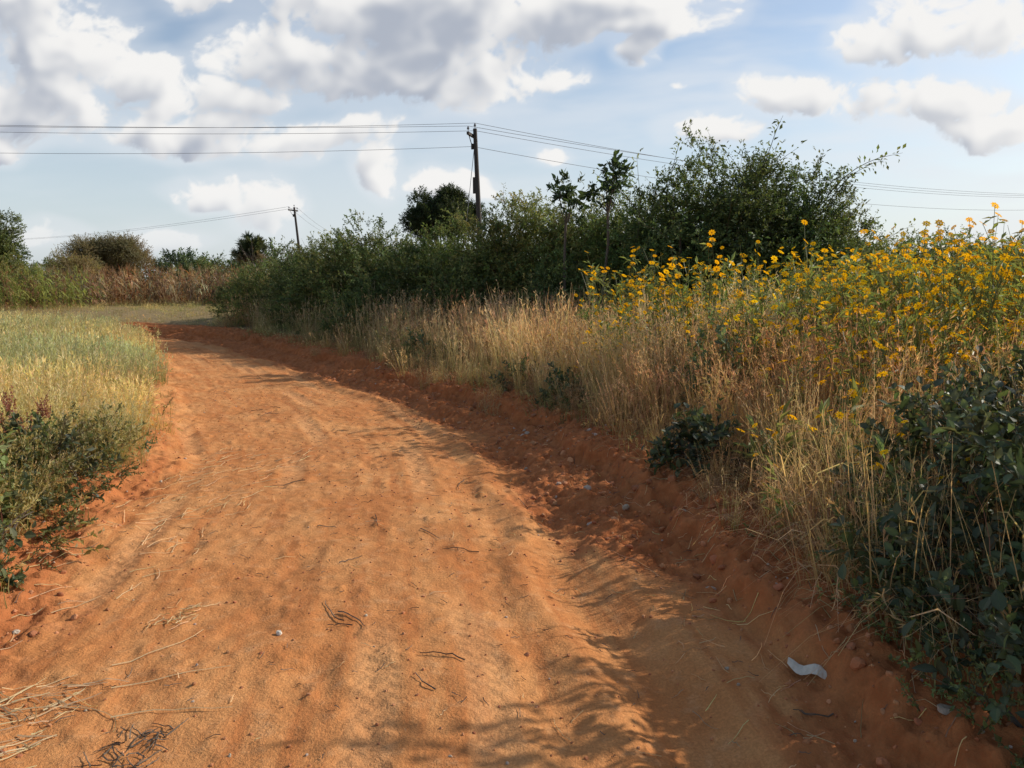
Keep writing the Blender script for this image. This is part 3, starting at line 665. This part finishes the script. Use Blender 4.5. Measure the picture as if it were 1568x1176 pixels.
def rfbm(x,y,o,seed,bil=False,gain=.52):
    s=0;am=.5;cx_,sx_=math.cos(.6),math.sin(.6)
    for i in range(o):
        n=vnoise(x,y,seed+i)
        if bil: n=1-2.2*np.sqrt(n*n+.012)
        s=s+am*n; am*=gain
        x,y=(x*cx_-y*sx_)*2.03,(x*sx_+y*cx_)*2.03
    return s
def blur(F,n):
    for _ in range(n):
        P_=np.pad(F,2,mode='edge')
        F=(P_[2:-2,:-4]+P_[2:-2,1:-3]+P_[2:-2,2:-2]+P_[2:-2,3:-1]+P_[2:-2,4:])/5
        P_=np.pad(F,2,mode='edge')
        F=(P_[:-4,2:-2]+P_[1:-3,2:-2]+P_[2:-2,2:-2]+P_[3:-1,2:-2]+P_[4:,2:-2])/5
    return F
wx=A+.030*rfbm(A*13,B*18,4,101); wy=B+.016*rfbm(A*13,B*18,4,111)
M=np.full(A.shape,-1.2)
for (p,q,ra,rb,w_) in BL:
    lowflat=np.where(wy<q,1.3,1.)
    r2=((wx-p)/ra)**2+((wy-q)/rb*lowflat)**2; m=w_*(.85-.65*r2); h_=np.clip(.5+(m-M)/.3,0,1)
    M=M*(1-h_)+m*h_+.15*h_*(1-h_)
M=np.maximum(M,-1.2)
puffL=rfbm(wx*20,wy*27,3,131,True,.42)
fine_=rfbm(wx*75,wy*95,4,141,False,.6)
soft=rfbm(wx*8,wy*12,4,151)
D=M+.55*puffL+.38*fine_+.85*soft-.10
alpha=ss(-.04,.44,D)**.9
S_=blur(np.clip(M+.60*puffL+.7*soft+.12*fine_-.10,0,1.5),1)
Tl=np.zeros_like(D); Tn=np.zeros_like(D)
for k in range(1,24):
    sx_=int(round(k*1.5)); sy_=int(round(k*2.1)); sh_=np.zeros_like(D); sh_[:-sy_,:-sx_]=S_[sy_:,sx_:]; Tl+=sh_
    if k<7: Tn+=sh_
Tl/=23.; Tn/=6.
lit=1.16-.90*np.clip(Tl,0,1.05)-.28*np.clip(Tn,0,1.2)+.65*np.clip(S_-Tn,-.35,.5)
lit+=.08*fine_
lit=blur(lit,1); lit=ss(.0,1.0,lit)
grey=np.array([.43,.47,.55]); g1=np.array([.91,.90,.885])
colr=grey*(1-lit[...,None])+g1*lit[...,None]  # sunlit and self-shaded cloud tones mixed straight into the emission colour
veil=ss(.0,.50,rfbm(A*2.3+B*1.,B*11-A*.8,6,171)+.14)*.62*(.4+.6*ss(-.4,.5,A))*ss(.0,.05,B)*ss(.58,.45,B)
wisp=ss(-.85,.1,blur(M,6)+.9*soft)*.36*ss(.0,.06,B)
veil=1-(1-veil)*(1-wisp)
low=.35+.65*ss(.02,.12,B); alpha=alpha*low
ao=alpha+veil*(1-alpha); colr=(colr*alpha[...,None]+np.array([.80,.83,.87])*(veil*(1-alpha))[...,None])/np.maximum(ao,1e-4)[...,None]
ao*=ss(0,.012,B)*ss(1.15,1.0,np.abs(A))*ss(.597,.5,B)
Lg=4500/np.sqrt(1+A*A+B*B)
m,nt,nd,lk=newmat('cumulus_cloud'); at=N(nd,'ShaderNodeAttribute',attribute_name='cc'); aa=N(nd,'ShaderNodeAttribute',attribute_name='ca')
em=N(nd,'ShaderNodeEmission'); lk.new(at.outputs['Vector'],em.inputs['Color']); trn=N(nd,'ShaderNodeBsdfTransparent'); mx=N(nd,'ShaderNodeMixShader')
lk.new(aa.outputs['Fac'],mx.inputs[0]); lk.new(trn.outputs[0],mx.inputs[1]); lk.new(em.outputs[0],mx.inputs[2]); o=N(nd,'ShaderNodeOutputMaterial'); lk.new(mx.outputs[0],o.inputs[0])
try: m.cycles.emission_sampling='NONE'
except Exception: pass
grid_mesh('sky',A*Lg,Lg,B*Lg,{'cc':colr,'ca':ao},m)

# ------------------------------------------------------------------ sky light
w=bpy.data.worlds.new('World'); scene.world=w; w.use_nodes=True; nt=w.node_tree; nt.nodes.clear(); nd=nt.nodes; lk=nt.links
ST=.14; k_=1/ST
sky=nd.new('ShaderNodeTexSky'); sky.sky_type='NISHITA'; sky.sun_disc=False; sky.sun_elevation=SUN_EL; sky.sun_rotation=SUN_AZ; sky.dust_density=1.3; sky.air_density=1.0; sky.ozone_density=1.2
tc=nd.new('ShaderNodeTexCoord'); sx=nd.new('ShaderNodeSeparateXYZ'); lk.new(tc.outputs['Generated'],sx.inputs[0])
skc=mixc(nd,lk,ramp(nd,lk,sx.outputs['Z'],0.,.32,.70,0.08),sky.outputs[0],(.68*k_,.76*k_,.83*k_))
bg=nd.new('ShaderNodeBackground'); bg.inputs['Strength'].default_value=ST; lk.new(skc,bg.inputs['Color'])
wo=nd.new('ShaderNodeOutputWorld'); lk.new(bg.outputs[0],wo.inputs[0])

sl=bpy.data.lights.new('sun','SUN'); sl.energy=4.7; sl.angle=math.radians(.5); sl.color=(1,.93,.82)
so=bpy.data.objects.new('sun',sl); COL.objects.link(so)
S=Vector((math.sin(SUN_AZ)*math.cos(SUN_EL),math.cos(SUN_AZ)*math.cos(SUN_EL),math.sin(SUN_EL)))
so.rotation_euler=S.to_track_quat('Z','Y').to_euler(); so.location=(30,10,30)

cam=bpy.data.cameras.new('camera'); cam.lens=27.2; cam.sensor_width=36; cam.clip_end=9000; cam.clip_start=.05
co=bpy.data.objects.new('camera',cam); COL.objects.link(co); co.location=(0,0,1.6+float(Hxy([-.3],[2.5])[0])); co.rotation_euler=(math.radians(90-7.6),0,0)
scene.camera=co
scene.view_settings.view_transform='Standard'; scene.view_settings.look='None'; scene.view_settings.exposure=0
